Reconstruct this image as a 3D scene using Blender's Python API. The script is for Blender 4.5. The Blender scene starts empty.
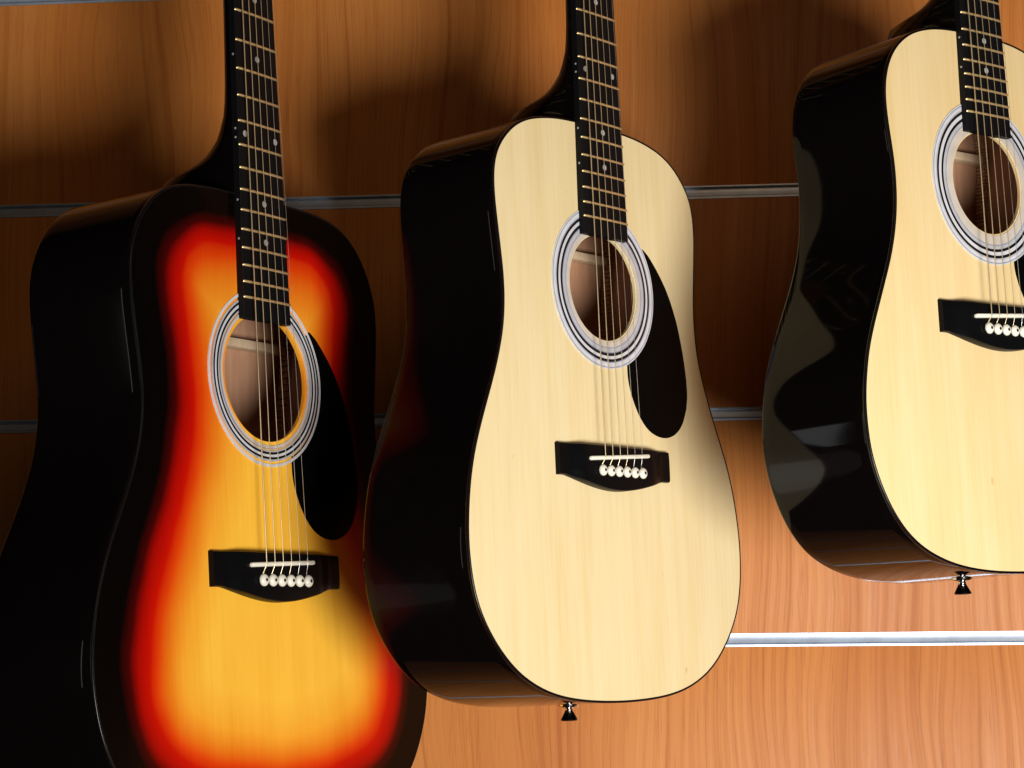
import bpy, bmesh, math, random
from mathutils import Matrix, Vector
random.seed(4)
scene = bpy.context.scene
COL = scene.collection

# ------------------------------------------------------------------ frames
# photograph-calibrated camera space: x right, y down, z forward, millimetres
WH = Vector((0.99500981, -0.01910578, -0.09793084))      # wall, to the right
WV = Vector((0.01033483, 0.9959512, -0.08929947))        # wall, downwards
WN = Vector((0.09924048, 0.08784175, 0.99117867))        # into the wall
WALL_D = 2230.0
CAM_Z = 1.30
M3 = Matrix((WH, WN, -WV))

def to_world(p):
    q = M3 @ Vector(p)
    return Vector((q.x * .001, q.y * .001, q.z * .001 + CAM_Z))

# ------------------------------------------------------------------ materials
def mat(name):
    m = bpy.data.materials.new(name); m.use_nodes = True
    nt = m.node_tree
    return m, nt, nt.nodes['Principled BSDF']

def N(nt, kind, **kw):
    n = nt.nodes.new(kind)
    for k, v in kw.items():
        if k in n.inputs.keys(): n.inputs[k].default_value = v
        else: setattr(n, k, v)
    return n

def ramp(nt, fac, stops, interp='LINEAR'):
    r = nt.nodes.new('ShaderNodeValToRGB'); r.color_ramp.interpolation = interp
    els = r.color_ramp.elements
    while len(els) < len(stops): els.new(0.5)
    for e, (p, c) in zip(els, stops):
        e.position = p; e.color = (*c, 1) if len(c) == 3 else c
    nt.links.new(fac, r.inputs[0]); return r.outputs['Color']

def mixc(nt, blend, fac, a, b):
    m = nt.nodes.new('ShaderNodeMix'); m.data_type = 'RGBA'; m.blend_type = blend
    if isinstance(fac, (int, float)): m.inputs[0].default_value = fac
    else: nt.links.new(fac, m.inputs[0])
    for i, v in ((6, a), (7, b)):
        if isinstance(v, tuple): m.inputs[i].default_value = (*v, 1)
        else: nt.links.new(v, m.inputs[i])
    return m.outputs[2]

def coords(nt, scale, rot=(0, 0, 0), loc=(0, 0, 0)):
    tc = nt.nodes.new('ShaderNodeTexCoord'); mp = nt.nodes.new('ShaderNodeMapping')
    mp.inputs['Scale'].default_value = scale; mp.inputs['Rotation'].default_value = rot
    mp.inputs['Location'].default_value = loc
    nt.links.new(tc.outputs['Object'], mp.inputs['Vector']); return mp.outputs['Vector']

def noise(nt, vec, scale, detail=3, rough=.5, dist=0):
    n = N(nt, 'ShaderNodeTexNoise', Scale=scale, Detail=detail, Roughness=rough, Distortion=dist)
    nt.links.new(vec, n.inputs['Vector']); return n.outputs['Fac']

def simple(name, col, rough=.4, metal=0., spec=.5, coat=0., bump=None):
    m, nt, b = mat(name)
    b.inputs['Base Color'].default_value = (*col, 1)
    b.inputs['Roughness'].default_value = rough; b.inputs['Metallic'].default_value = metal
    b.inputs['Specular IOR Level'].default_value = spec; b.inputs['Coat Weight'].default_value = coat
    b.inputs['Coat Roughness'].default_value = .04
    # faint procedural tone variation and unevenness
    v = coords(nt, (1, 1, 1))
    f = noise(nt, v, 60, 3)
    c = ramp(nt, f, [(.3, tuple(x * .9 for x in col)), (.7, tuple(min(1, x * 1.08) for x in col))])
    nt.links.new(c, b.inputs['Base Color'])
    if bump:
        bp = N(nt, 'ShaderNodeBump', Strength=bump[0], Distance=bump[1])
        nt.links.new(noise(nt, v, bump[2], 2), bp.inputs['Height'])
        nt.links.new(bp.outputs['Normal'], b.inputs['Normal'])
    return m

# wall laminate: vertical cherry grain
def wall_wood():
    m, nt, b = mat('cherry_laminate')
    warp = coords(nt, (2.0, 1, .9))
    w = N(nt, 'ShaderNodeTexNoise', Scale=2.0, Detail=2.0, Roughness=.5)
    nt.links.new(warp, w.inputs['Vector'])
    v0 = coords(nt, (1, 1, .007))
    add = N(nt, 'ShaderNodeVectorMath', operation='MULTIPLY_ADD')
    nt.links.new(w.outputs['Color'], add.inputs[0]); add.inputs[1].default_value = (.12, 0, .0); nt.links.new(v0, add.inputs[2])
    vec = add.outputs[0]
    broad = noise(nt, vec, 7, 3, .55)
    mid = noise(nt, vec, 120, 3, .6)
    fine = noise(nt, vec, 420, 3, .6)
    c1 = ramp(nt, broad, [(.25, (.45, .141, .027)), (.5, (.52, .183, .038)), (.75, (.58, .224, .055))])
    c2 = ramp(nt, mid, [(.30, (.80, .70, .58)), (.42, (.94, .90, .85)), (.55, (1, 1, 1)), (.8, (1.03, 1.05, 1.06))])
    c3 = ramp(nt, fine, [(.30, (.70, .58, .46)), (.45, (.96, .95, .93)), (.75, (1.05, 1.05, 1.05))])
    c = mixc(nt, 'MULTIPLY', 1.0, c1, c2); c = mixc(nt, 'MULTIPLY', .6, c, c3)
    # short pores
    pv = coords(nt, (1, 1, .035)); p = noise(nt, pv, 620, 2, .6)
    c = mixc(nt, 'MULTIPLY', .35, c, ramp(nt, p, [(.30, (.6, .5, .42)), (.42, (1, 1, 1))]))
    nt.links.new(c, b.inputs['Base Color'])
    r = ramp(nt, mid, [(.3, (.52,) * 3), (.7, (.42,) * 3)]); nt.links.new(r, b.inputs['Roughness'])
    b.inputs['Specular IOR Level'].default_value = .22
    bp = N(nt, 'ShaderNodeBump', Strength=.12, Distance=.0006); nt.links.new(fine, bp.inputs['Height'])
    nt.links.new(bp.outputs['Normal'], b.inputs['Normal'])
    return m

def spruce_common(nt, seed):
    # grain runs along the body's length (local Y); local units are metres
    v = coords(nt, (1, .03, 1), loc=(seed, 0, 0))
    fine = noise(nt, v, 330, 3, .55)
    mid = noise(nt, v, 60, 3, .5)
    v2 = coords(nt, (1, .22, 1), loc=(seed, seed, 0))
    silk = noise(nt, v2, 26, 3, .5)
    return fine, mid, silk

def natural_top(name, seed, tint):
    m, nt, b = mat(name)
    fine, mid, silk = spruce_common(nt, seed)
    a = tuple(x * t for x, t in zip((.725, .60, .355), tint)); d = tuple(x * t for x, t in zip((.705, .57, .315), tint))
    c = ramp(nt, mid, [(.36, d), (.6, a)])
    c = mixc(nt, 'MULTIPLY', .5, c, ramp(nt, fine, [(.3, (.93, .88, .80)), (.55, (1, 1, 1))]))
    c = mixc(nt, 'MULTIPLY', .6, c, ramp(nt, silk, [(.3, (.95, .9, .82)), (.6, (1, 1, 1))]))
    # a few mineral specks
    sp = noise(nt, coords(nt, (1, .5, 1), loc=(seed, 2, 0)), 95, 1, .4)
    c = mixc(nt, 'MULTIPLY', .45, c, ramp(nt, sp, [(.16, (.7, .5, .3)), (.22, (1, 1, 1))]))
    nt.links.new(c, b.inputs['Base Color'])
    b.inputs['Roughness'].default_value = .35; b.inputs['Specular IOR Level'].default_value = .3; b.inputs['Coat Weight'].default_value = .35; b.inputs['Coat Roughness'].default_value = .05
    bp = N(nt, 'ShaderNodeBump', Strength=.06, Distance=.0006); nt.links.new(silk, bp.inputs['Height'])
    nt.links.new(bp.outputs['Normal'], b.inputs['Coat Normal'])
    return m

def burst_top(name, seed):
    m, nt, b = mat(name)
    fine, mid, silk = spruce_common(nt, seed)
    at = N(nt, 'ShaderNodeAttribute', attribute_name='edge_distance')
    wob = N(nt, 'ShaderNodeMath', operation='MULTIPLY_ADD')
    nt.links.new(noise(nt, coords(nt, (1, 1, 1)), 9, 2), wob.inputs[0]); wob.inputs[1].default_value = .14
    nt.links.new(at.outputs['Fac'], wob.inputs[2])
    sub = N(nt, 'ShaderNodeMath', operation='SUBTRACT'); nt.links.new(wob.outputs[0], sub.inputs[0]); sub.inputs[1].default_value = .07
    c = ramp(nt, sub.outputs[0], BURST)
    c = mixc(nt, 'MULTIPLY', .55, c, ramp(nt, mid, [(.3, (.93, .86, .7)), (.6, (1, 1, 1))]))
    c = mixc(nt, 'MULTIPLY', .5, c, ramp(nt, fine, [(.3, (.93, .87, .75)), (.55, (1, 1, 1))]))
    c = mixc(nt, 'MULTIPLY', .5, c, ramp(nt, silk, [(.3, (.95, .86, .7)), (.6, (1, 1, 1))]))
    nt.links.new(c, b.inputs['Base Color'])
    b.inputs['Roughness'].default_value = .35; b.inputs['Specular IOR Level'].default_value = .08; b.inputs['Coat Weight'].default_value = .08; b.inputs['Coat Roughness'].default_value = .04
    bp = N(nt, 'ShaderNodeBump', Strength=.06, Distance=.0006); nt.links.new(silk, bp.inputs['Height'])
    nt.links.new(bp.outputs['Normal'], b.inputs['Coat Normal'])
    return m

# attribute is distance / 120 mm
BURST = [(0.0, (.0015, .0012, .001)), (.20, (.002, .001, .0008)), (.285, (.05, .0012, .001)), (.37, (.36, .003, .001)),
         (.46, (.52, .006, .001)), (.54, (.68, .055, .003)), (.64, (.75, .19, .010)), (.78, (.84, .37, .030)), (1.0, (.88, .49, .050))]

def brown_wood(name, a, d, rough=.6):
    m, nt, b = mat(name)
    v = coords(nt, (1, .05, 1)); f = noise(nt, v, 120, 4, .6)
    nt.links.new(ramp(nt, f, [(.3, d), (.65, a)]), b.inputs['Base Color'])
    b.inputs['Roughness'].default_value = rough
    return m

MT = {}
MT['laminate'] = wall_wood()
MT['rail'] = simple('brushed_aluminium', (.60, .68, .80), .42, .75)
MT['top1'] = burst_top('sunburst_lacquered_spruce', 3.1)
MT['top2'] = natural_top('pale_lacquered_spruce', 7.7, (1.02, 1.03, 1.02))
MT['top3'] = natural_top('golden_lacquered_spruce', 11.3, (1.01, .955, .87))
MT['lacquer'] = simple('black_gloss_lacquer', (.0030, .0020, .0020), .05, 0, .13, 0, (.05, .002, 6))
MT['binding'] = simple('black_plastic_binding', (.004, .004, .0045), .25, 0, .3)
MT['inside'] = brown_wood('bare_mahogany', (.50, .28, .17), (.38, .19, .105))
MT['brace'] = brown_wood('pale_spruce_brace', (.62, .47, .31), (.5, .36, .22))
MT['board'] = simple('ebonised_fingerboard', (.0045, .0045, .005), .5, 0, .12, 0, (.1, .0004, 900))
MT['bridge'] = simple('ebonised_bridge', (.0032, .0032, .0036), .3, 0, .09)
MT['guard'] = simple('black_pickguard', (.002, .002, .002), .12, 0, .03)
MT['fret'] = simple('brass_fret', (.80, .58, .28), .38, .7)
MT['wound'] = simple('bronze_string', (.80, .66, .42), .35, .9)
MT['plain'] = simple('steel_string', (.74, .72, .66), .3, .9)
MT['bone'] = simple('ivory_plastic', (.74, .71, .60), .25)
MT['dot'] = simple('pearl_dot', (.36, .36, .35), .3)
MT['pin_dot'] = simple('black_dot', (.01, .01, .01), .3)
MT['chrome'] = simple('chrome', (.8, .8, .82), .12, 1.)
MT['darkmetal'] = simple('dark_nickel', (.16, .15, .15), .2, 1.)
MT['r_white'] = simple('rosette_white', (.60, .60, .62), .3, 0, .5, .5)
MT['r_pale'] = simple('rosette_pale_grey', (.44, .44, .46), .3, 0, .5, .5)
MT['r_cream'] = simple('rosette_cream', (.55, .49, .42), .3, 0, .5, .5)
MT['r_grey'] = simple('rosette_blue_grey', (.24, .27, .38), .3, 0, .5, .5)
MT['r_black'] = simple('rosette_black', (.008, .009, .012), .25, 0, .5, .5)

# ------------------------------------------------------------------ mesh helpers
def link(name, bm, m, parent=None, smooth=True, loc=None, autosmooth=None):
    me = bpy.data.meshes.new(name); bm.normal_update(); bm.to_mesh(me); bm.free()
    o = bpy.data.objects.new(name, me); COL.objects.link(o)
    for x in (m if isinstance(m, (list, tuple)) else [m]): me.materials.append(x)
    if smooth:
        me.polygons.foreach_set('use_smooth', [True] * len(me.polygons))
        me.set_sharp_from_angle(angle=math.radians(autosmooth or 40))
    if parent: o.parent = parent
    if loc: o.location = loc
    return o

def add_box(bm, x0, x1, y0, y1, z0, z1, bev=0):
    r = bmesh.ops.create_cube(bm, size=1)
    for v in r['verts']:
        v.co = Vector(((x0 + x1) / 2 + v.co.x * (x1 - x0), (y0 + y1) / 2 + v.co.y * (y1 - y0), (z0 + z1) / 2 + v.co.z * (z1 - z0)))
    if bev:
        es = {e for v in r['verts'] for e in v.link_edges}
        bmesh.ops.bevel(bm, geom=list(es), offset=bev, segments=2, affect='EDGES', profile=.6)

def add_tube(bm, pts, r, seg=8, caps=True):
    rings = []
    for i, p in enumerate(pts):
        p = Vector(p); a = Vector(pts[max(0, i - 1)]); b = Vector(pts[min(len(pts) - 1, i + 1)])
        t = (b - a).normalized(); u = t.cross(Vector((0, 0, 1)))
        if u.length < 1e-4: u = t.cross(Vector((1, 0, 0)))
        u.normalize(); w = t.cross(u)
        rr = r[i] if isinstance(r, (list, tuple)) else r
        rings.append([bm.verts.new(p + (u * math.cos(k * 2 * math.pi / seg) + w * math.sin(k * 2 * math.pi / seg)) * rr) for k in range(seg)])
    for a, b in zip(rings, rings[1:]):
        for k in range(seg): bm.faces.new((a[k], a[(k + 1) % seg], b[(k + 1) % seg], b[k]))
    if caps: bm.faces.new(rings[0][::-1]); bm.faces.new(rings[-1])

def add_lathe(bm, prof, origin, axis, seg=24):
    ax = Vector(axis).normalized(); u = ax.orthogonal().normalized(); w = ax.cross(u); o = Vector(origin)
    rings = [[bm.verts.new(o + ax * h + (u * math.cos(2 * math.pi * k / seg) + w * math.sin(2 * math.pi * k / seg)) * max(r, 1e-6)) for k in range(seg)] for r, h in prof]
    for a, b in zip(rings, rings[1:]):
        for k in range(seg): bm.faces.new((a[k], a[(k + 1) % seg], b[(k + 1) % seg], b[k]))
    bm.faces.new(rings[0][::-1]); bm.faces.new(rings[-1])
    bmesh.ops.recalc_face_normals(bm, faces=bm.faces)

def S(pts): return [tuple(c * .001 for c in p) for p in pts]

# ------------------------------------------------------------------ body outlines (half width, mm; y measured from the saddle)
OUT1 = [(0,287),(25,287),(49,286.5),(67,285.5),(84,283.5),(99,280),(112,274),(124,265),(135,252),(143,237),(148.5,219),(149,198),(146.5,175),(142.5,145),(140.5,123),(142,104),(145.5,87),(151,71),(158,55),(166,39),(175,22),(184,3),(192,-17),(198.5,-40),(202,-63),(202,-85),(199,-106),(193,-126),(182,-147),(167,-166),(147,-182),(115,-196),(75,-204),(38,-207.5),(0,-208.5)]
OUT2 = [(0,288),(25,288),(48,287),(67,284.5),(87,280),(103,273),(115,264.5),(126,253),(133.5,240),(137,224),(137,205),(135,185),(132.5,163),(130.5,143),(130.5,122),(133,102),(138.5,82),(146.5,61),(156,40),(165,20),(173,0),(179.5,-22),(183.5,-45),(185.5,-67),(185,-87),(182,-108),(175,-129),(162,-149.5),(145,-167.5),(125,-182),(98,-193.5),(68,-200),(35,-203),(0,-204)]
OUT3 = [(0,243),(22,243),(40,242),(58,239.5),(77,234),(92,226),(105,214.5),(114,200.5),(119,185),(120.5,169),(119.5,152),(117.5,136),(115.5,118),(115.2,100),(116.8,80),(121,60),(128,39),(136,21),(145,1),(154,-19),(161,-38),(165.5,-57),(168.3,-76),(168.5,-95),(166.5,-115),(161,-134),(152.5,-152),(142,-168),(129,-181.5),(112,-193),(88,-202.5),(60,-208.5),(30,-211.3),(0,-212)]

def catmull(P, n):
    out = []; L = len(P)
    for i in range(L):
        p0, p1, p2, p3 = P[i - 1], P[i], P[(i + 1) % L], P[(i + 2) % L]
        for k in range(n):
            t = k / n
            out.append(tuple(.5 * ((2 * b) + (-a + c) * t + (2 * a - 5 * b + 4 * c - d) * t * t + (-a + 3 * b - 3 * c + d) * t ** 3) for a, b, c, d in zip(p0, p1, p2, p3)))
    return out

def outline(half, asym=0):
    right = [(x + asym * min(1, x / 60) * min(1, max(0, (y - 40) / 90)), y) for x, y in half]; left = [(-x, y) for x, y in half[1:-1]][::-1]
    P = catmull(right + left, 5)
    # smooth lightly
    for _ in range(6):
        L = len(P); P = [tuple((P[i - 1][j] + 2 * P[i][j] + P[(i + 1) % L][j]) / 4 for j in (0, 1)) for i in range(L)]
    return P            # clockwise from the neck end

def inset(P, d):
    L = len(P); out = []
    for i in range(L):
        a = P[i - 1]; b = P[(i + 1) % L]; t = Vector((b[0] - a[0], b[1] - a[1])).normalized()
        n = Vector((t.y, -t.x))            # clockwise path: right-hand normal points inward
        out.append((P[i][0] + n.x * d, P[i][1] + n.y * d))
    return out

def seg_dist(p, P):
    best = 1e9; px, py = p
    for i in range(0, len(P)):
        ax, ay = P[i - 1]; bx, by = P[i]
        dx, dy = bx - ax, by - ay; t = ((px - ax) * dx + (py - ay) * dy) / (dx * dx + dy * dy + 1e-9)
        t = min(1, max(0, t)); best = min(best, (px - ax - dx * t) ** 2 + (py - ay - dy * t) ** 2)
    return math.sqrt(best)

# rosette rings: (inner radius, outer radius, material)
ROS_BURST = [(52.6, 54.9, 'r_cream'), (54.9, 55.5, 'r_grey'), (56.5, 57.7, 'r_pale'), (57.7, 59.6, 'r_black'), (59.6, 61.5, 'r_white'), (61.5, 63.3, 'r_black'), (63.3, 64.9, 'r_pale'), (66.9, 69.2, 'r_white')]
ROS_PLAIN = [(46.6, 51.2, 'r_cream'), (51.2, 52.1, 'r_grey'), (52.1, 55.4, 'r_pale'), (55.4, 56.2, 'r_grey'), (56.2, 58.7, 'r_black'), (58.7, 61.3, 'r_white'), (61.3, 63.6, 'r_black'), (63.6, 64.5, 'r_grey'), (64.5, 67.9, 'r_white'), (67.9, 68.8, 'r_grey'), (68.8, 69.8, 'r_white')]
ROS_BOLD = [(44.6, 52.4, 'r_cream'), (52.4, 53.4, 'r_grey'), (53.4, 56.2, 'r_pale'), (56.2, 58.6, 'r_black'), (58.6, 61.6, 'r_white'), (61.6, 64.0, 'r_black'), (64.0, 65.2, 'r_pale'), (65.2, 67.6, 'r_white'), (67.6, 68.5, 'r_grey'), (68.5, 69.6, 'r_white')]

def make_guitar(name, label, R, t, half, scale_len, hole_y, hole_r, rings, top_mat, wscale=1.0, guard_scale=1.0, size=1.0, hole_x=0, fb_x=0, fb_pad=1.0, fb_end=189, br_x=0, br_hw=76, guard_dy=0, sad=(-38.6, 38.6), sad_y=(-3.1, 2.6), brace_dy=53.5, asym=0, dep=102):
    P = outline(half, asym)
    ybot = min(p[1] for p in P); ytop = max(p[1] for p in P)
    root = bpy.data.objects.new(name, None); COL.objects.link(root)
    root['label'] = label; root['category'] = 'guitar'; root['group'] = 'acoustic guitars hanging in front of the slatted wall'
    Rw = M3 @ Matrix(R)
    base = Vector((0, ybot, -55))
    root.matrix_world = Matrix.Translation(to_world(Vector(t) + Matrix(R) @ (base * size))) @ Rw.to_4x4() @ Matrix.Scale(size, 4)
    OFF = (-base.x * .001, -base.y * .001, -base.z * .001)
    def part(nm, bm, m, parent=root, **k): return link(nm, bm, m, parent, loc=OFF if parent is root else None, **k)
    def depth(y): return dep + (ytop - y) / (ytop - ybot) * 17

    # --- body shell: sides and arched back, open front closed by the soundboard
    bm = bmesh.new(); rows = []
    prof = [(0.9, -1.0), (.3, -1.6), (0, -2.6)] + [(0, None, k / 10) for k in range(1, 10)] + [(0, 'b', -3.2), (.35, 'b', -1.6), (1.2, 'b', -.5), (2.6, 'b', 0)]
    for pr in prof:
        Q = inset(P, pr[0]) if pr[0] else P; ring = []
        for (x, y), (ox, oy) in zip(Q, P):
            D = depth(oy)
            if len(pr) == 2: z = pr[1]
            elif pr[1] is None: z = -D * pr[2]
            else: z = -D - pr[2]
            ring.append(bm.verts.new((x * .001, y * .001, z * .001)))
        rows.append(ring)
    # arched back
    cx, cy = 0, (ytop + ybot) / 2 - 30
    for k in (.8, .55, .3, .1):
        ring = []
        for (x, y) in P:
            D = depth(y * k + cy * (1 - k)); ring.append(bm.verts.new((x * k * .001, (cy + (y - cy) * k) * .001, -(D + 7 * (1 - k * k)) * .001)))
        rows.append(ring)
    L = len(P)
    for a, b in zip(rows, rows[1:]):
        for i in range(L): bm.faces.new((a[i], b[i], b[(i + 1) % L], a[(i + 1) % L]))
    bm.faces.new(rows[-1][::-1])
    # inner skin (bare wood) seen through the soundhole
    inner = []
    for k in range(0, 9):
        Q = inset(P, 2.6); inner.append([bm.verts.new((x * .001, y * .001, -(2.8 + (depth(oy) - 6.5) * k / 8) * .001)) for (x, y), (ox, oy) in zip(Q, P)])
    for k in (.7, .35, .05):
        inner.append([bm.verts.new((x * k * .001, (cy + (y - cy) * k) * .001, -(depth(cy + (y - cy) * k) - 3.7) * .001)) for (x, y) in P])
    nf = len(bm.faces)
    for a, b in zip(inner, inner[1:]):
        for i in range(L):
            f = bm.faces.new((a[i], a[(i + 1) % L], b[(i + 1) % L], b[i])); f.material_index = 1
    f = bm.faces.new(inner[-1]); f.material_index = 1
    part('body', bm, [MT['lacquer'], MT['inside']], autosmooth=50)

    # kerfed lining inside at the corner of side and back, and cross braces
    bm = bmesh.new(); Q = inset(P, 5.6); acc = 0; last = None
    for i in range(L):
        p, q = Q[i], Q[(i + 1) % L]; d = math.hypot(q[0] - p[0], q[1] - p[1]); n = max(1, int(round(d / 4.6)))
        for k in range(n):
            s0 = k / n + .12 / n; s1 = (k + 1) / n - .12 / n
            a = Vector((p[0] + (q[0] - p[0]) * s0, p[1] + (q[1] - p[1]) * s0)); b = Vector((p[0] + (q[0] - p[0]) * s1, p[1] + (q[1] - p[1]) * s1))
            if (b - a).length < .3: continue
            tt = (b - a).normalized(); nn = Vector((-tt.y, tt.x)) * 2.6
            D = depth(a.y); vs = []
            for c, zz in ((a, -D + 4.5), (b, -D + 4.5), (b, -D + 13), (a, -D + 13)):
                vs.append(bm.verts.new((c.x * .001, c.y * .001, zz * .001)))
            wv = [bm.verts.new(((c.x + nn.x) * .001, (c.y + nn.y) * .001, zz * .001)) for c, zz in ((a, -D + 4.5), (b, -D + 4.5), (b, -D + 16), (a, -D + 16))]
            for f in ((0, 1, 2, 3),): bm.faces.new([vs[j] for j in f])
            bm.faces.new((vs[3], vs[2], wv[2], wv[3])); bm.faces.new((vs[0], vs[3], wv[3], wv[0])); bm.faces.new((vs[1], wv[1], wv[2], vs[2]))
    part('kerfed_lining', bm, MT['inside'], smooth=False)
    for by, bw in ((hole_y + brace_dy, 7.6), (hole_y - 80, 7.6)):
        xs = [abs(x) for x, y in P if abs(y - by) < 12]; hw = (sum(xs) / len(xs)) - 9
        bm = bmesh.new(); D = depth(by)
        add_box(bm, -hw * .001, hw * .001, (by - bw / 2) * .001, (by + bw / 2) * .001, -(D - 3.9) * .001, -(D - 15) * .001, .0012)
        part('brace', bm, MT['brace'])

    # --- soundboard with round hole
    bm = bmesh.new(); lay = bm.verts.layers.float.new('edge_distance')
    Q = inset(P, 1.7); H = []
    for (x, y) in Q:
        a = math.atan2(y - hole_y, x - hole_x); H.append((hole_x + hole_r * math.cos(a), hole_y + hole_r * math.sin(a)))
    K = 30; rows = []
    for k in range(K + 1):
        s = k / K; ring = []
        for (x, y), (hx, hy) in zip(Q, H):
            px, py = x + (hx - x) * s, y + (hy - y) * s
            v = bm.verts.new((px * .001, py * .001, 0)); 
            if top_mat == 'top1' and k:
                d = seg_dist((px, py), Q)
                fy = min(1, max(0, (py - 120) / 120)); fy = fy * fy * (3 - 2 * fy)
                fx = min(1, max(0, (98 - abs(px)) / 38)); d = d * (1 + .42 * fy * fx * fx * (3 - 2 * fx))
                fb = min(1, max(0, (-60 - py) / 70)); d = d * (1 + .24 * fb * max(0, 1 - abs(px) / 170))
                e = d / 120; sy = min(1, max(0, (py - 40) / 170)); sy = sy * sy * (3 - 2 * sy)
                if e > .5: e = .5 + (e - .5) * (1 - .5 * sy)
                v[lay] = e
            ring.append(v)
        rows.append(ring)
    for zz, s in ((-.6, 1), (-2.8, 1)):
        ring = []
        for v in rows[K]:
            w = bm.verts.new((v.co.x, v.co.y, zz * .001)); w[lay] = v[lay]; ring.append(w)
        rows.append(ring)
    ring = []
    for i, (x, y) in enumerate(inset(P, 2.7)):
        w = bm.verts.new((x * .001, y * .001, -2.8 * .001)); ring.append(w)
    rows.append(ring)
    for a, b in zip(rows, rows[1:]):
        for i in range(L): bm.faces.new((a[i], a[(i + 1) % L], b[(i + 1) % L], b[i]))
    bmesh.ops.recalc_face_normals(bm, faces=bm.faces)
    top = part('soundboard', bm, MT[top_mat], autosmooth=35)

    # --- binding round the front edge
    bm = bmesh.new(); rows = []
    for d, z in ((1.75, -.8), (1.75, .05), (1.5, .25), (.5, .3), (.0, .05), (-.25, -.5), (-.25, -2.3), (.0, -2.5), (1.0, -2.5)):
        rows.append([bm.verts.new((x * .001, y * .001, z * .001)) for x, y in inset(P, d)])
    for a, b in zip(rows, rows[1:] + rows[:1]):
        for i in range(L): bm.faces.new((a[i], b[i], b[(i + 1) % L], a[(i + 1) % L]))
    bmesh.ops.recalc_face_normals(bm, faces=bm.faces)
    part('binding', bm, MT['binding'], autosmooth=60)

    # --- rosette
    bm = bmesh.new(); mats = []; seg = 160
    for r0, r1, mn in rings:
        if mn not in mats: mats.append(mn)
        mi = mats.index(mn); g = []
        for r, z in ((r0, 0), (r0, .85), (r1, .85), (r1, 0)):
            g.append([bm.verts.new(((hole_x + r * math.cos(2 * math.pi * k / seg)) * .001, (hole_y + r * math.sin(2 * math.pi * k / seg)) * .001, z * .001)) for k in range(seg)])
        for a, b in zip(g, g[1:]):
            for k in range(seg):
                f = bm.faces.new((a[k], b[k], b[(k + 1) % seg], a[(k + 1) % seg])); f.material_index = mi
    bmesh.ops.recalc_face_normals(bm, faces=bm.faces)
    part('rosette', bm, [MT[m] for m in mats], autosmooth=30)

    # --- pickguard
    gp = [(60, 187), (66, 183.5), (76, 174), (85.5, 163), (94, 150.5), (102.5, 133.5), (109.5, 110), (114, 86), (115.8, 64), (112.5, 48.5), (105.5, 35), (94.5, 26), (81, 22), (67, 23.2), (54, 29), (43, 40.5), (35, 55), (30.6, 70), (30.5, 86)]
    if guard_scale != 1: gp = [(x * guard_scale, 109.5 + (y - 140.7) * guard_scale) for x, y in gp]
    a0 = math.atan2(gp[-1][1] - hole_y, gp[-1][0] - hole_x); a1 = math.atan2(gp[0][1] - hole_y, gp[0][0] - hole_x)
    path = []
    for i in range(len(gp) - 1):
        p0 = gp[max(0, i - 1)]; p1 = gp[i]; p2 = gp[i + 1]; p3 = gp[min(len(gp) - 1, i + 2)]
        for k in range(6):
            s = k / 6
            path.append(tuple(.5 * ((2 * b) + (-a + c) * s + (2 * a - 5 * b + 4 * c - d) * s * s + (-a + 3 * b - 3 * c + d) * s ** 3) for a, b, c, d in zip(p0, p1, p2, p3)))
    path.append(gp[-1])
    rr = 66.0
    arc = [(hole_x + rr * math.cos(a0 + (a1 - a0) * k / 30), hole_y + rr * math.sin(a0 + (a1 - a0) * k / 30)) for k in range(31)]
    bm = bmesh.new(); poly = path + arc
    bot = [bm.verts.new((x * .001, y * .001, 0.02 * .001)) for x, y in poly]
    bm.faces.new(bot)
    r = bmesh.ops.extrude_face_region(bm, geom=list(bm.faces))
    nv = [g for g in r['geom'] if isinstance(g, bmesh.types.BMVert)]
    for v in nv: v.co.z += .00072
    tf = [g for g in r['geom'] if isinstance(g, bmesh.types.BMFace)]
    bmesh.ops.bevel(bm, geom=[e for f in tf for e in f.edges], offset=.0003, segments=2, affect='EDGES')
    bmesh.ops.recalc_face_normals(bm, faces=bm.faces)
    part('pickguard', bm, MT['guard'], autosmooth=60)

    # --- bridge
    bm = bmesh.new(); HW = br_hw; nx = 96
    def botc(x):
        x = abs(x)
        if x > 67: return -17.4
        u = (67 - x) / 67; u = u * u * (3 - 2 * u)
        return -17.4 - 11 * u ** .6
    def bz(x):
        x = abs(x); u = min(1, max(0, (x - 44) / 22)); u = u * u * (3 - 2 * u)
        return 9.3 - 4.6 * u
    cols = []
    for i in range(nx + 1):
        x = -HW + 2 * HW * i / nx; yb = botc(x); yt = 8.9; h = bz(x); c = []
        for y, z in ((yt, .02), (yt, h - 1.1), (yt - .4, h - .35), (yt - 1.3, h), (1.0, h + .25), (-12, h + .15), (yb + 1.6, h - .1), (yb + .5, h - .6), (yb, h - 1.6), (yb, .02)):
            xx = x + br_x
            if i in (0, nx) and z > 1: xx = x * .9955 + br_x
            c.append(bm.verts.new((xx * .001, y * .001, z * .001)))
        cols.append(c)
    for a, b in zip(cols, cols[1:]):
        for j in range(len(a) - 1): bm.faces.new((a[j], a[j + 1], b[j + 1], b[j]))
    bm.faces.new(cols[0]); bm.faces.new(cols[-1][::-1])
    bmesh.ops.recalc_face_normals(bm, faces=bm.faces)
    br = part('bridge', bm, MT['bridge'], autosmooth=35)
    bm = bmesh.new()
    A = Vector((sad[0], sad_y[0])); B = Vector((sad[1], sad_y[1])); tt = (B - A).normalized(); nn = Vector((-tt.y, tt.x))
    rows = []
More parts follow.
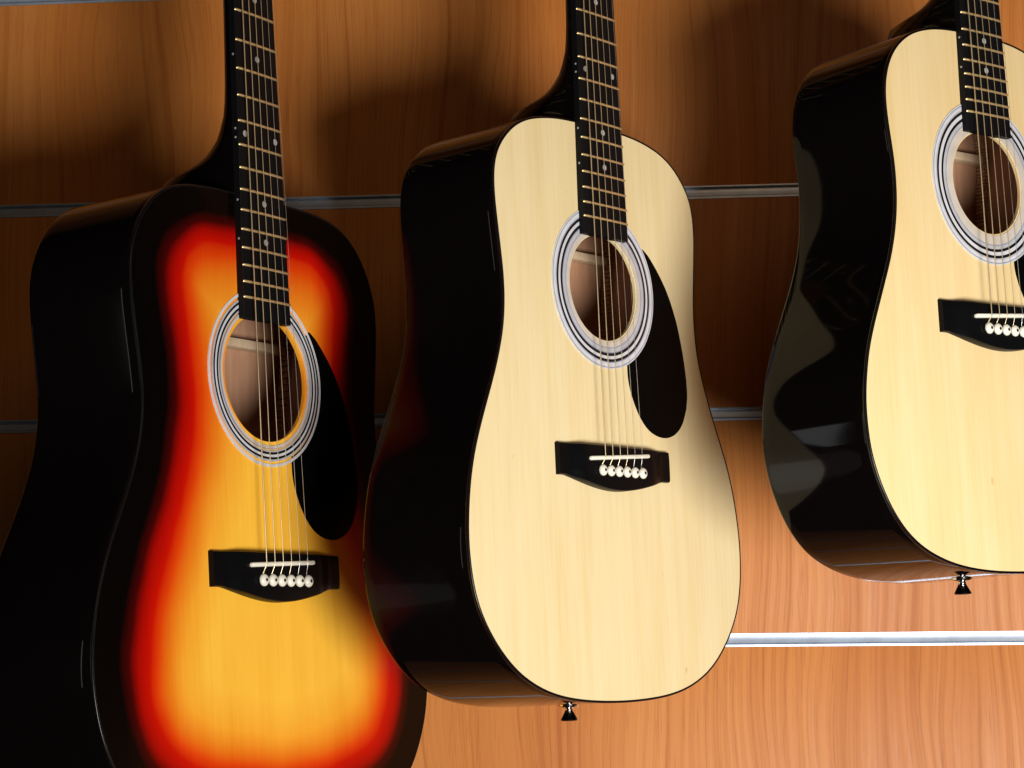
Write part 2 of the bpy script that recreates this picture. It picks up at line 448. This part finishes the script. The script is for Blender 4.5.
    for z, g in ((8.5, 0), (11.4, 0), (12.2, .35), (12.6, .9)):
        ring = []
        for c, s in ((A, 1), (B, -1)):
            for k in range(9):
                a = math.pi * k / 8
                off = nn * math.cos(a) * (1.75 - g) - tt * s * math.sin(a) * (1.75 - g)
                if s < 0: off = -nn * math.cos(a) * (1.75 - g) + tt * math.sin(a) * (1.75 - g)
                p = c + off; ring.append(bm.verts.new((p.x * .001, p.y * .001, z * .001)))
        rows.append(ring)
    for a, b in zip(rows, rows[1:]):
        for i in range(len(a)): bm.faces.new((a[i], a[(i + 1) % len(a)], b[(i + 1) % len(a)], b[i]))
    bm.faces.new(rows[-1]); bmesh.ops.recalc_face_normals(bm, faces=bm.faces)
    link('saddle', bm, MT['bone'], br, autosmooth=50)
    pin0 = dot0 = None
    sx = [(-24.2 + 10.55 * k) * (1 if wscale == 1 else .97) for k in range(6)]
    for k in range(6):
        px = -24.6 + 10.95 * k; py = -12.4
        if pin0 is None:
            bm = bmesh.new()
            add_lathe(bm, S([(2.6, -6), (2.9, 0), (3.2, .3), (4.3, .7), (4.75, 1.6), (4.6, 2.7), (3.7, 3.8), (2.3, 4.5), (.9, 4.75)]), (0, 0, 0), (0, 0, 1))
            pin0 = link('bridge_pin', bm, MT['bone'], br, autosmooth=70)
            bm = bmesh.new(); add_lathe(bm, S([(1.35, 4.2), (1.35, 4.75), (1.0, 4.98), (.3, 5.02)]), (0, 0, 0), (0, 0, 1), 16)
            dot0 = link('pin_dot', bm, MT['pin_dot'], pin0); pin = pin0
        else:
            pin = pin0.copy(); COL.objects.link(pin); pin.parent = br
            d = dot0.copy(); COL.objects.link(d); d.parent = pin
        pin.location = (px * .001, py * .001, 9.3 * .001)

    # --- fingerboard, frets, dots
    nut = scale_len
    def fw(y):
        r = y / scale_len; return (21.1 + 5.85 * (1 - r) / .5) * wscale + fb_pad
    yend = fb_end
    bm = bmesh.new()
    cs = []
    for y in (yend, yend + .5, nut):
        w = fw(y); ring = []
        for x, z in ((-w, 0.02), (-w, 5.7), (-w + .4, 6.3), (-w * .6, 6.85), (0, 7.1), (w * .6, 6.85), (w - .4, 6.3), (w, 5.7), (w, 0.02)):
            ring.append(bm.verts.new(((x + fb_x) * .001, y * .001, z * .001)))
        cs.append(ring)
    for a, b in zip(cs, cs[1:]):
        for j in range(len(a)): bm.faces.new((a[j], a[(j + 1) % len(a)], b[(j + 1) % len(a)], b[j]))
    bm.faces.new(cs[0]); bm.faces.new(cs[-1][::-1]); bmesh.ops.recalc_face_normals(bm, faces=bm.faces)
    fbd = part('fingerboard', bm, MT['board'], autosmooth=30)
    for n in range(1, 21):
        y = scale_len * 2 ** (-n / 12); w = fw(y) - .35; bm = bmesh.new()
        pts = [(-w, y, 6.0), (-w + .5, y, 6.75), (-w * .6, y, 7.25), (0, y, 7.5), (w * .6, y, 7.25), (w - .5, y, 6.75), (w, y, 6.0)]
        add_tube(bm, S([(x + fb_x, yy, z) for x, yy, z in pts]), .00105, 8)
        link('fret', bm, MT['fret'], fbd, autosmooth=80)
    def mid(n): return scale_len * (2 ** (-n / 12) + 2 ** (-(n - 1) / 12)) / 2
    for n, xs in ((3, (0,)), (5, (0,)), (7, (0,)), (9, (0,)), (12, (-18.6, 18.6)), (15, (.8,)), (17, (.8,))):
        for x in xs:
            bm = bmesh.new(); zt = 7.1 - .6 * abs(x) / 28
            add_lathe(bm, S([(2.6, zt - 1.5), (2.6, zt + .06), (2.2, zt + .1)]), ((x + fb_x) * .001, mid(n) * .001, 0), (0, 0, 1), 20)
            link('inlay_dot', bm, MT['dot'], fbd)
        for dy in ((-3.6, 3.6) if n == 12 else (0,)):
            y = mid(n) + dy; bm = bmesh.new()
            add_lathe(bm, S([(.95, -1.0), (.95, .06)]), ((fb_x - fw(y)) * .001, y * .001, 3.3 * .001), (-1, 0, 0), 12)
            link('side_dot', bm, MT['dot'], fbd)

    # --- neck with heel, and headstock
    jy = ytop - 288
    prof = [(nut + 2, 13), (nut - 60, 13.5), (nut - 150, 14.5), (430 + jy, 15.3), (405 + jy, 15.8), (377 + jy, 16.8), (362 + jy, 18.3), (352 + jy, 20.5), (342 + jy, 25.5), (335 + jy, 31.5), (329 + jy, 39.5), (325 + jy, 46.5), (321.5 + jy, 56), (319 + jy, 68), (317 + jy, 82), (314.5 + jy, 92), (306 + jy, 97.5), (287.2 + jy, 100)]
    if scale_len < 600: prof = [(y, d) for y, d in prof if y < nut - 40 or d < 14]; prof.sort(key=lambda q: -q[0])
    bm = bmesh.new(); cs = []
    for y, D in prof:
        w = fw(max(y, 0)) - .25; hl = min(1, max(0, (D - 19) / 60)); ring = []
        for k in range(25):
            a = math.pi * k / 24; c, s = math.cos(a), math.sin(a)
            e = 1 - .1 * hl
            x = w * (1 if c > 0 else -1) * abs(c) ** e
            z = -(D - .2) * s ** (1 - .35 * hl)
            # heel narrows towards the back
            x *= 1 - .50 * hl * (-z / D) ** 1.2 * (1 if D > 30 else 0) + .0
            ring.append(bm.verts.new(((x + fb_x) * .001, y * .001, (z - .15) * .001)))
        cs.append(ring)
    for a, b in zip(cs, cs[1:]):
        for j in range(len(a)): bm.faces.new((a[j], a[(j + 1) % len(a)], b[(j + 1) % len(a)], b[j]))
    bm.faces.new(cs[0]); bm.faces.new(cs[-1][::-1]); bmesh.ops.recalc_face_normals(bm, faces=bm.faces)
    nk = part('neck', bm, MT['lacquer'], autosmooth=50)
    bm = bmesh.new()
    hp = [(-21.5, nut + 4), (-29, nut + 35), (-35, nut + 60), (-36, nut + 175), (-24, nut + 184), (0, nut + 180), (24, nut + 184), (36, nut + 175), (35, nut + 60), (29, nut + 35), (21.5, nut + 4)]
    bot = [bm.verts.new((x * .001, y * .001, (-17 - (y - nut) * .24) * .001)) for x, y in hp]; tp = [bm.verts.new((x * .001, y * .001, (-2 - (y - nut) * .24) * .001)) for x, y in hp]
    bm.faces.new(bot); bm.faces.new(tp[::-1])
    for i in range(len(hp)): bm.faces.new((bot[i], tp[i], tp[(i + 1) % len(hp)], bot[(i + 1) % len(hp)]))
    bmesh.ops.recalc_face_normals(bm, faces=bm.faces)
    part('headstock', bm, MT['lacquer'], smooth=False)
    bm = bmesh.new(); add_box(bm, -21.6 * .001, 21.6 * .001, (nut + .2) * .001, (nut + 5) * .001, 0, .0095, .0005)
    part('nut', bm, MT['bone'])

    # --- strings
    gauge = [.62, .50, .40, .30, .21, .17]
    for k in range(6):
        x0 = -22.8 + 10.2 * k; xn = -17.0 + 6.8 * k; x0 *= 1 if wscale == 1 else .98
        A = Vector((sad[0], sad_y[0])); B = Vector((sad[1], sad_y[1])); ys = A.y + (B.y - A.y) * (x0 - A.x) / (B.x - A.x)
        bm = bmesh.new(); r = gauge[k] * .001
        px = -24.6 + 10.95 * k - .8
        pts = [(px, -9.3, 9.4), (px + .35 * (x0 - px), -7, 10.6), (x0, ys - .6, 12.75), (x0, ys + .6, 12.95), (x0 + (xn - x0) * .5, nut * .5, 10.9), (xn, nut, 9.3)]
        add_tube(bm, S(pts), r * .88, 8)
        part('string', bm, MT['wound'] if k < 4 else MT['plain'], autosmooth=80)

    # --- strap button at the tail
    bm = bmesh.new(); o = Vector((0, ybot * .001, -.057))
    add_lathe(bm, S([(8.6, -.4), (8.6, 1.0), (7.8, 1.9), (4.4, 2.6), (3.4, 3.2), (3.3, 4.6), (3.9, 6.0)]), o, (0, -1, 0), 28)
    sb = part('strap_button', bm, MT['chrome'], autosmooth=35)
    bm = bmesh.new()
    add_lathe(bm, S([(3.9, 6.0), (5.3, 8.6), (7.0, 11.6), (7.3, 12.6), (6.8, 13.3), (4.0, 13.7), (.5, 13.8)]), o, (0, -1, 0), 28)
    link('button_cap', bm, MT['darkmetal'], sb, autosmooth=35)
    return root

S1, S3 = 1.12, .968          # the three guitars are of slightly different sizes
X1 = ((0.5312, -0.0599, 0.8451), (0.0906, -0.9877, -0.127), (0.8424, 0.1441, -0.5192)); T1 = tuple(v * S1 for v in (-182.69, 138.1, 1709.83))
X2 = ((0.646, -0.0429, 0.7621), (0.0811, -0.9889, -0.1244), (0.759, 0.1422, -0.6354)); T2 = (82.56, 62.43, 1890.7)
X3 = ((0.7779, -0.0449, 0.6268), (0.0551, -0.9887, -0.1392), (0.626, 0.1428, -0.7666)); T3 = tuple(v * S3 for v in (401.71, -55.12, 1861.45))
make_guitar('acoustic_guitar', 'sunburst guitar fading from yellow through red to black, leftmost and lowest of the three', X1, T1, OUT1, 648.0, 144.7, 49.6, ROS_BURST, 'top1', size=S1, asym=4.5, dep=98, hole_x=2.2, fb_x=.7, fb_pad=-.5, fb_end=188, br_x=2.2, br_hw=77.3, sad=(-37, 37), sad_y=(-1.2, 2.0), brace_dy=48)
make_guitar('acoustic_guitar', 'whole pale natural-top guitar in the middle, between the sunburst one and the cropped one', X2, T2, OUT2, 648.0, 146.0, 45.5, ROS_PLAIN, 'top2', asym=3.5, hole_x=2.1, fb_x=2.4, fb_end=189, br_x=2.2, br_hw=75.8)
make_guitar('acoustic_guitar', 'yellower natural-top guitar, highest and rightmost, cut by the right edge of the photo', X3, T3, OUT3, 543.8, 114.0, 43.3, ROS_BOLD, 'top3', size=S3, wscale=.953, guard_scale=.93, hole_x=.8, fb_x=1.6, fb_pad=.2, fb_end=155, br_x=1.8, br_hw=75.5)

# ------------------------------------------------------------------ slatted wall
T0 = Vector((0, 0, WALL_D))
wy = WN.dot(T0) * .001; wz0 = CAM_Z - WV.dot(T0) * .001; wx0 = WH.dot(T0) * .001
def gz(k): return wz0 - (-180.04 + 99.024 * k) * .001 * WALL_D / 1000      # bottom edge of groove k
GH = .0131; X0, X1w = -1.5, .76
wall = bpy.data.objects.new('slat_wall', None); COL.objects.link(wall)
wall.location = (0, wy, gz(6) - .05)
wall['label'] = 'cherry wood slat wall with horizontal metal grooves behind the guitars'; wall['category'] = 'wall'
off = (0, -wy, -(gz(6) - .05))
for k in range(-4, 7):
    zt = gz(k); zb = gz(k + 1) + GH
    bm = bmesh.new(); add_box(bm, X0, X1w, wy, wy + .018, zb, zt, .0006)
    link('wood_panel', bm, MT['laminate'], wall, loc=off)
for k in range(-3, 7):
    z = gz(k); bm = bmesh.new()
    # cross-section (depth into wall, height): slim upper lip, deep channel, sloped floor and lower lip
    sec = [(-.0007, GH + .0), (-.0007, GH - .0014), (.0012, GH - .0016), (.0046, GH - .0018), (.0046, GH - .0036), (.0040, .0066), (.0030, .0033),
           (.0008, .0027), (-.0003, .0025), (-.0008, .0021), (-.0008, .0001), (.0160, .0001), (.0160, GH)]
    a = [bm.verts.new((X0, wy + d, z + h)) for d, h in sec]; b = [bm.verts.new((X1w, wy + d, z + h)) for d, h in sec]
    for i in range(len(sec)): bm.faces.new((a[i], a[(i + 1) % len(sec)], b[(i + 1) % len(sec)], b[i]))
    bm.faces.new(a[::-1]); bm.faces.new(b); bmesh.ops.recalc_face_normals(bm, faces=bm.faces)
    link('metal_rail', bm, MT['rail'], wall, loc=off, autosmooth=28)

# ------------------------------------------------------------------ light
def area(name, az, el, dist, size, power, col, target, size_y=None, spread=180):
    tgt = to_world(target); a, e = math.radians(az), math.radians(el)
    d = Vector((math.cos(e) * math.sin(a), -math.cos(e) * math.cos(a), math.sin(e)))
    L = bpy.data.lights.new(name, 'AREA'); L.shape = 'RECTANGLE' if size_y else 'DISK'; L.size = size
    if size_y: L.size_y = size_y
    L.energy = power; L.color = col; L.spread = math.radians(spread)
    o = bpy.data.objects.new(name, L); COL.objects.link(o)
    o.location = tgt + d * dist; o.rotation_euler = (-d).to_track_quat('-Z', 'Y').to_euler()
    return o
area('key_lamp', 20, -14.5, 2.2, .8, 13.7, (1, .97, .93), (240, 170, 1950), spread=72)
area('ceiling_fill', 15, 27, 2.8, 1.1, 6, (1, .66, .40), (200, 0, 2100))
area('side_strip', -84, -3, 2.1, .10, .25, (.95, .97, 1), (0, 60, 1900), size_y=.4)

area('far_tube', -66, -2, 2.6, .06, .45, (1, .98, .92), (0, 60, 1900), size_y=.8)

w = bpy.data.worlds.new('World'); scene.world = w; w.use_nodes = True
w.node_tree.nodes['Background'].inputs[0].default_value = (1, .72, .45, 1)
w.node_tree.nodes['Background'].inputs[1].default_value = .005

# ------------------------------------------------------------------ camera
cam = bpy.data.cameras.new('camera'); co = bpy.data.objects.new('camera', cam); COL.objects.link(co)
cam.sensor_width = 36; cam.lens = 36 * 2246.1 / 1024; cam.clip_start = .05; cam.clip_end = 50
C = Matrix(((1, 0, 0), (0, -1, 0), (0, 0, -1)))         # Blender camera axes in x-right y-down z-forward space
co.matrix_world = Matrix.Translation((0, 0, CAM_Z)) @ (M3 @ C).to_4x4()
scene.camera = co
scene.render.engine = 'CYCLES'
scene.cycles.max_bounces = 8; scene.cycles.glossy_bounces = 5
scene.view_settings.view_transform = 'Standard'; scene.view_settings.look = 'None'; scene.view_settings.exposure = 0
scene.view_settings.gamma = 1
scene.render.resolution_x = 1024; scene.render.resolution_y = 768
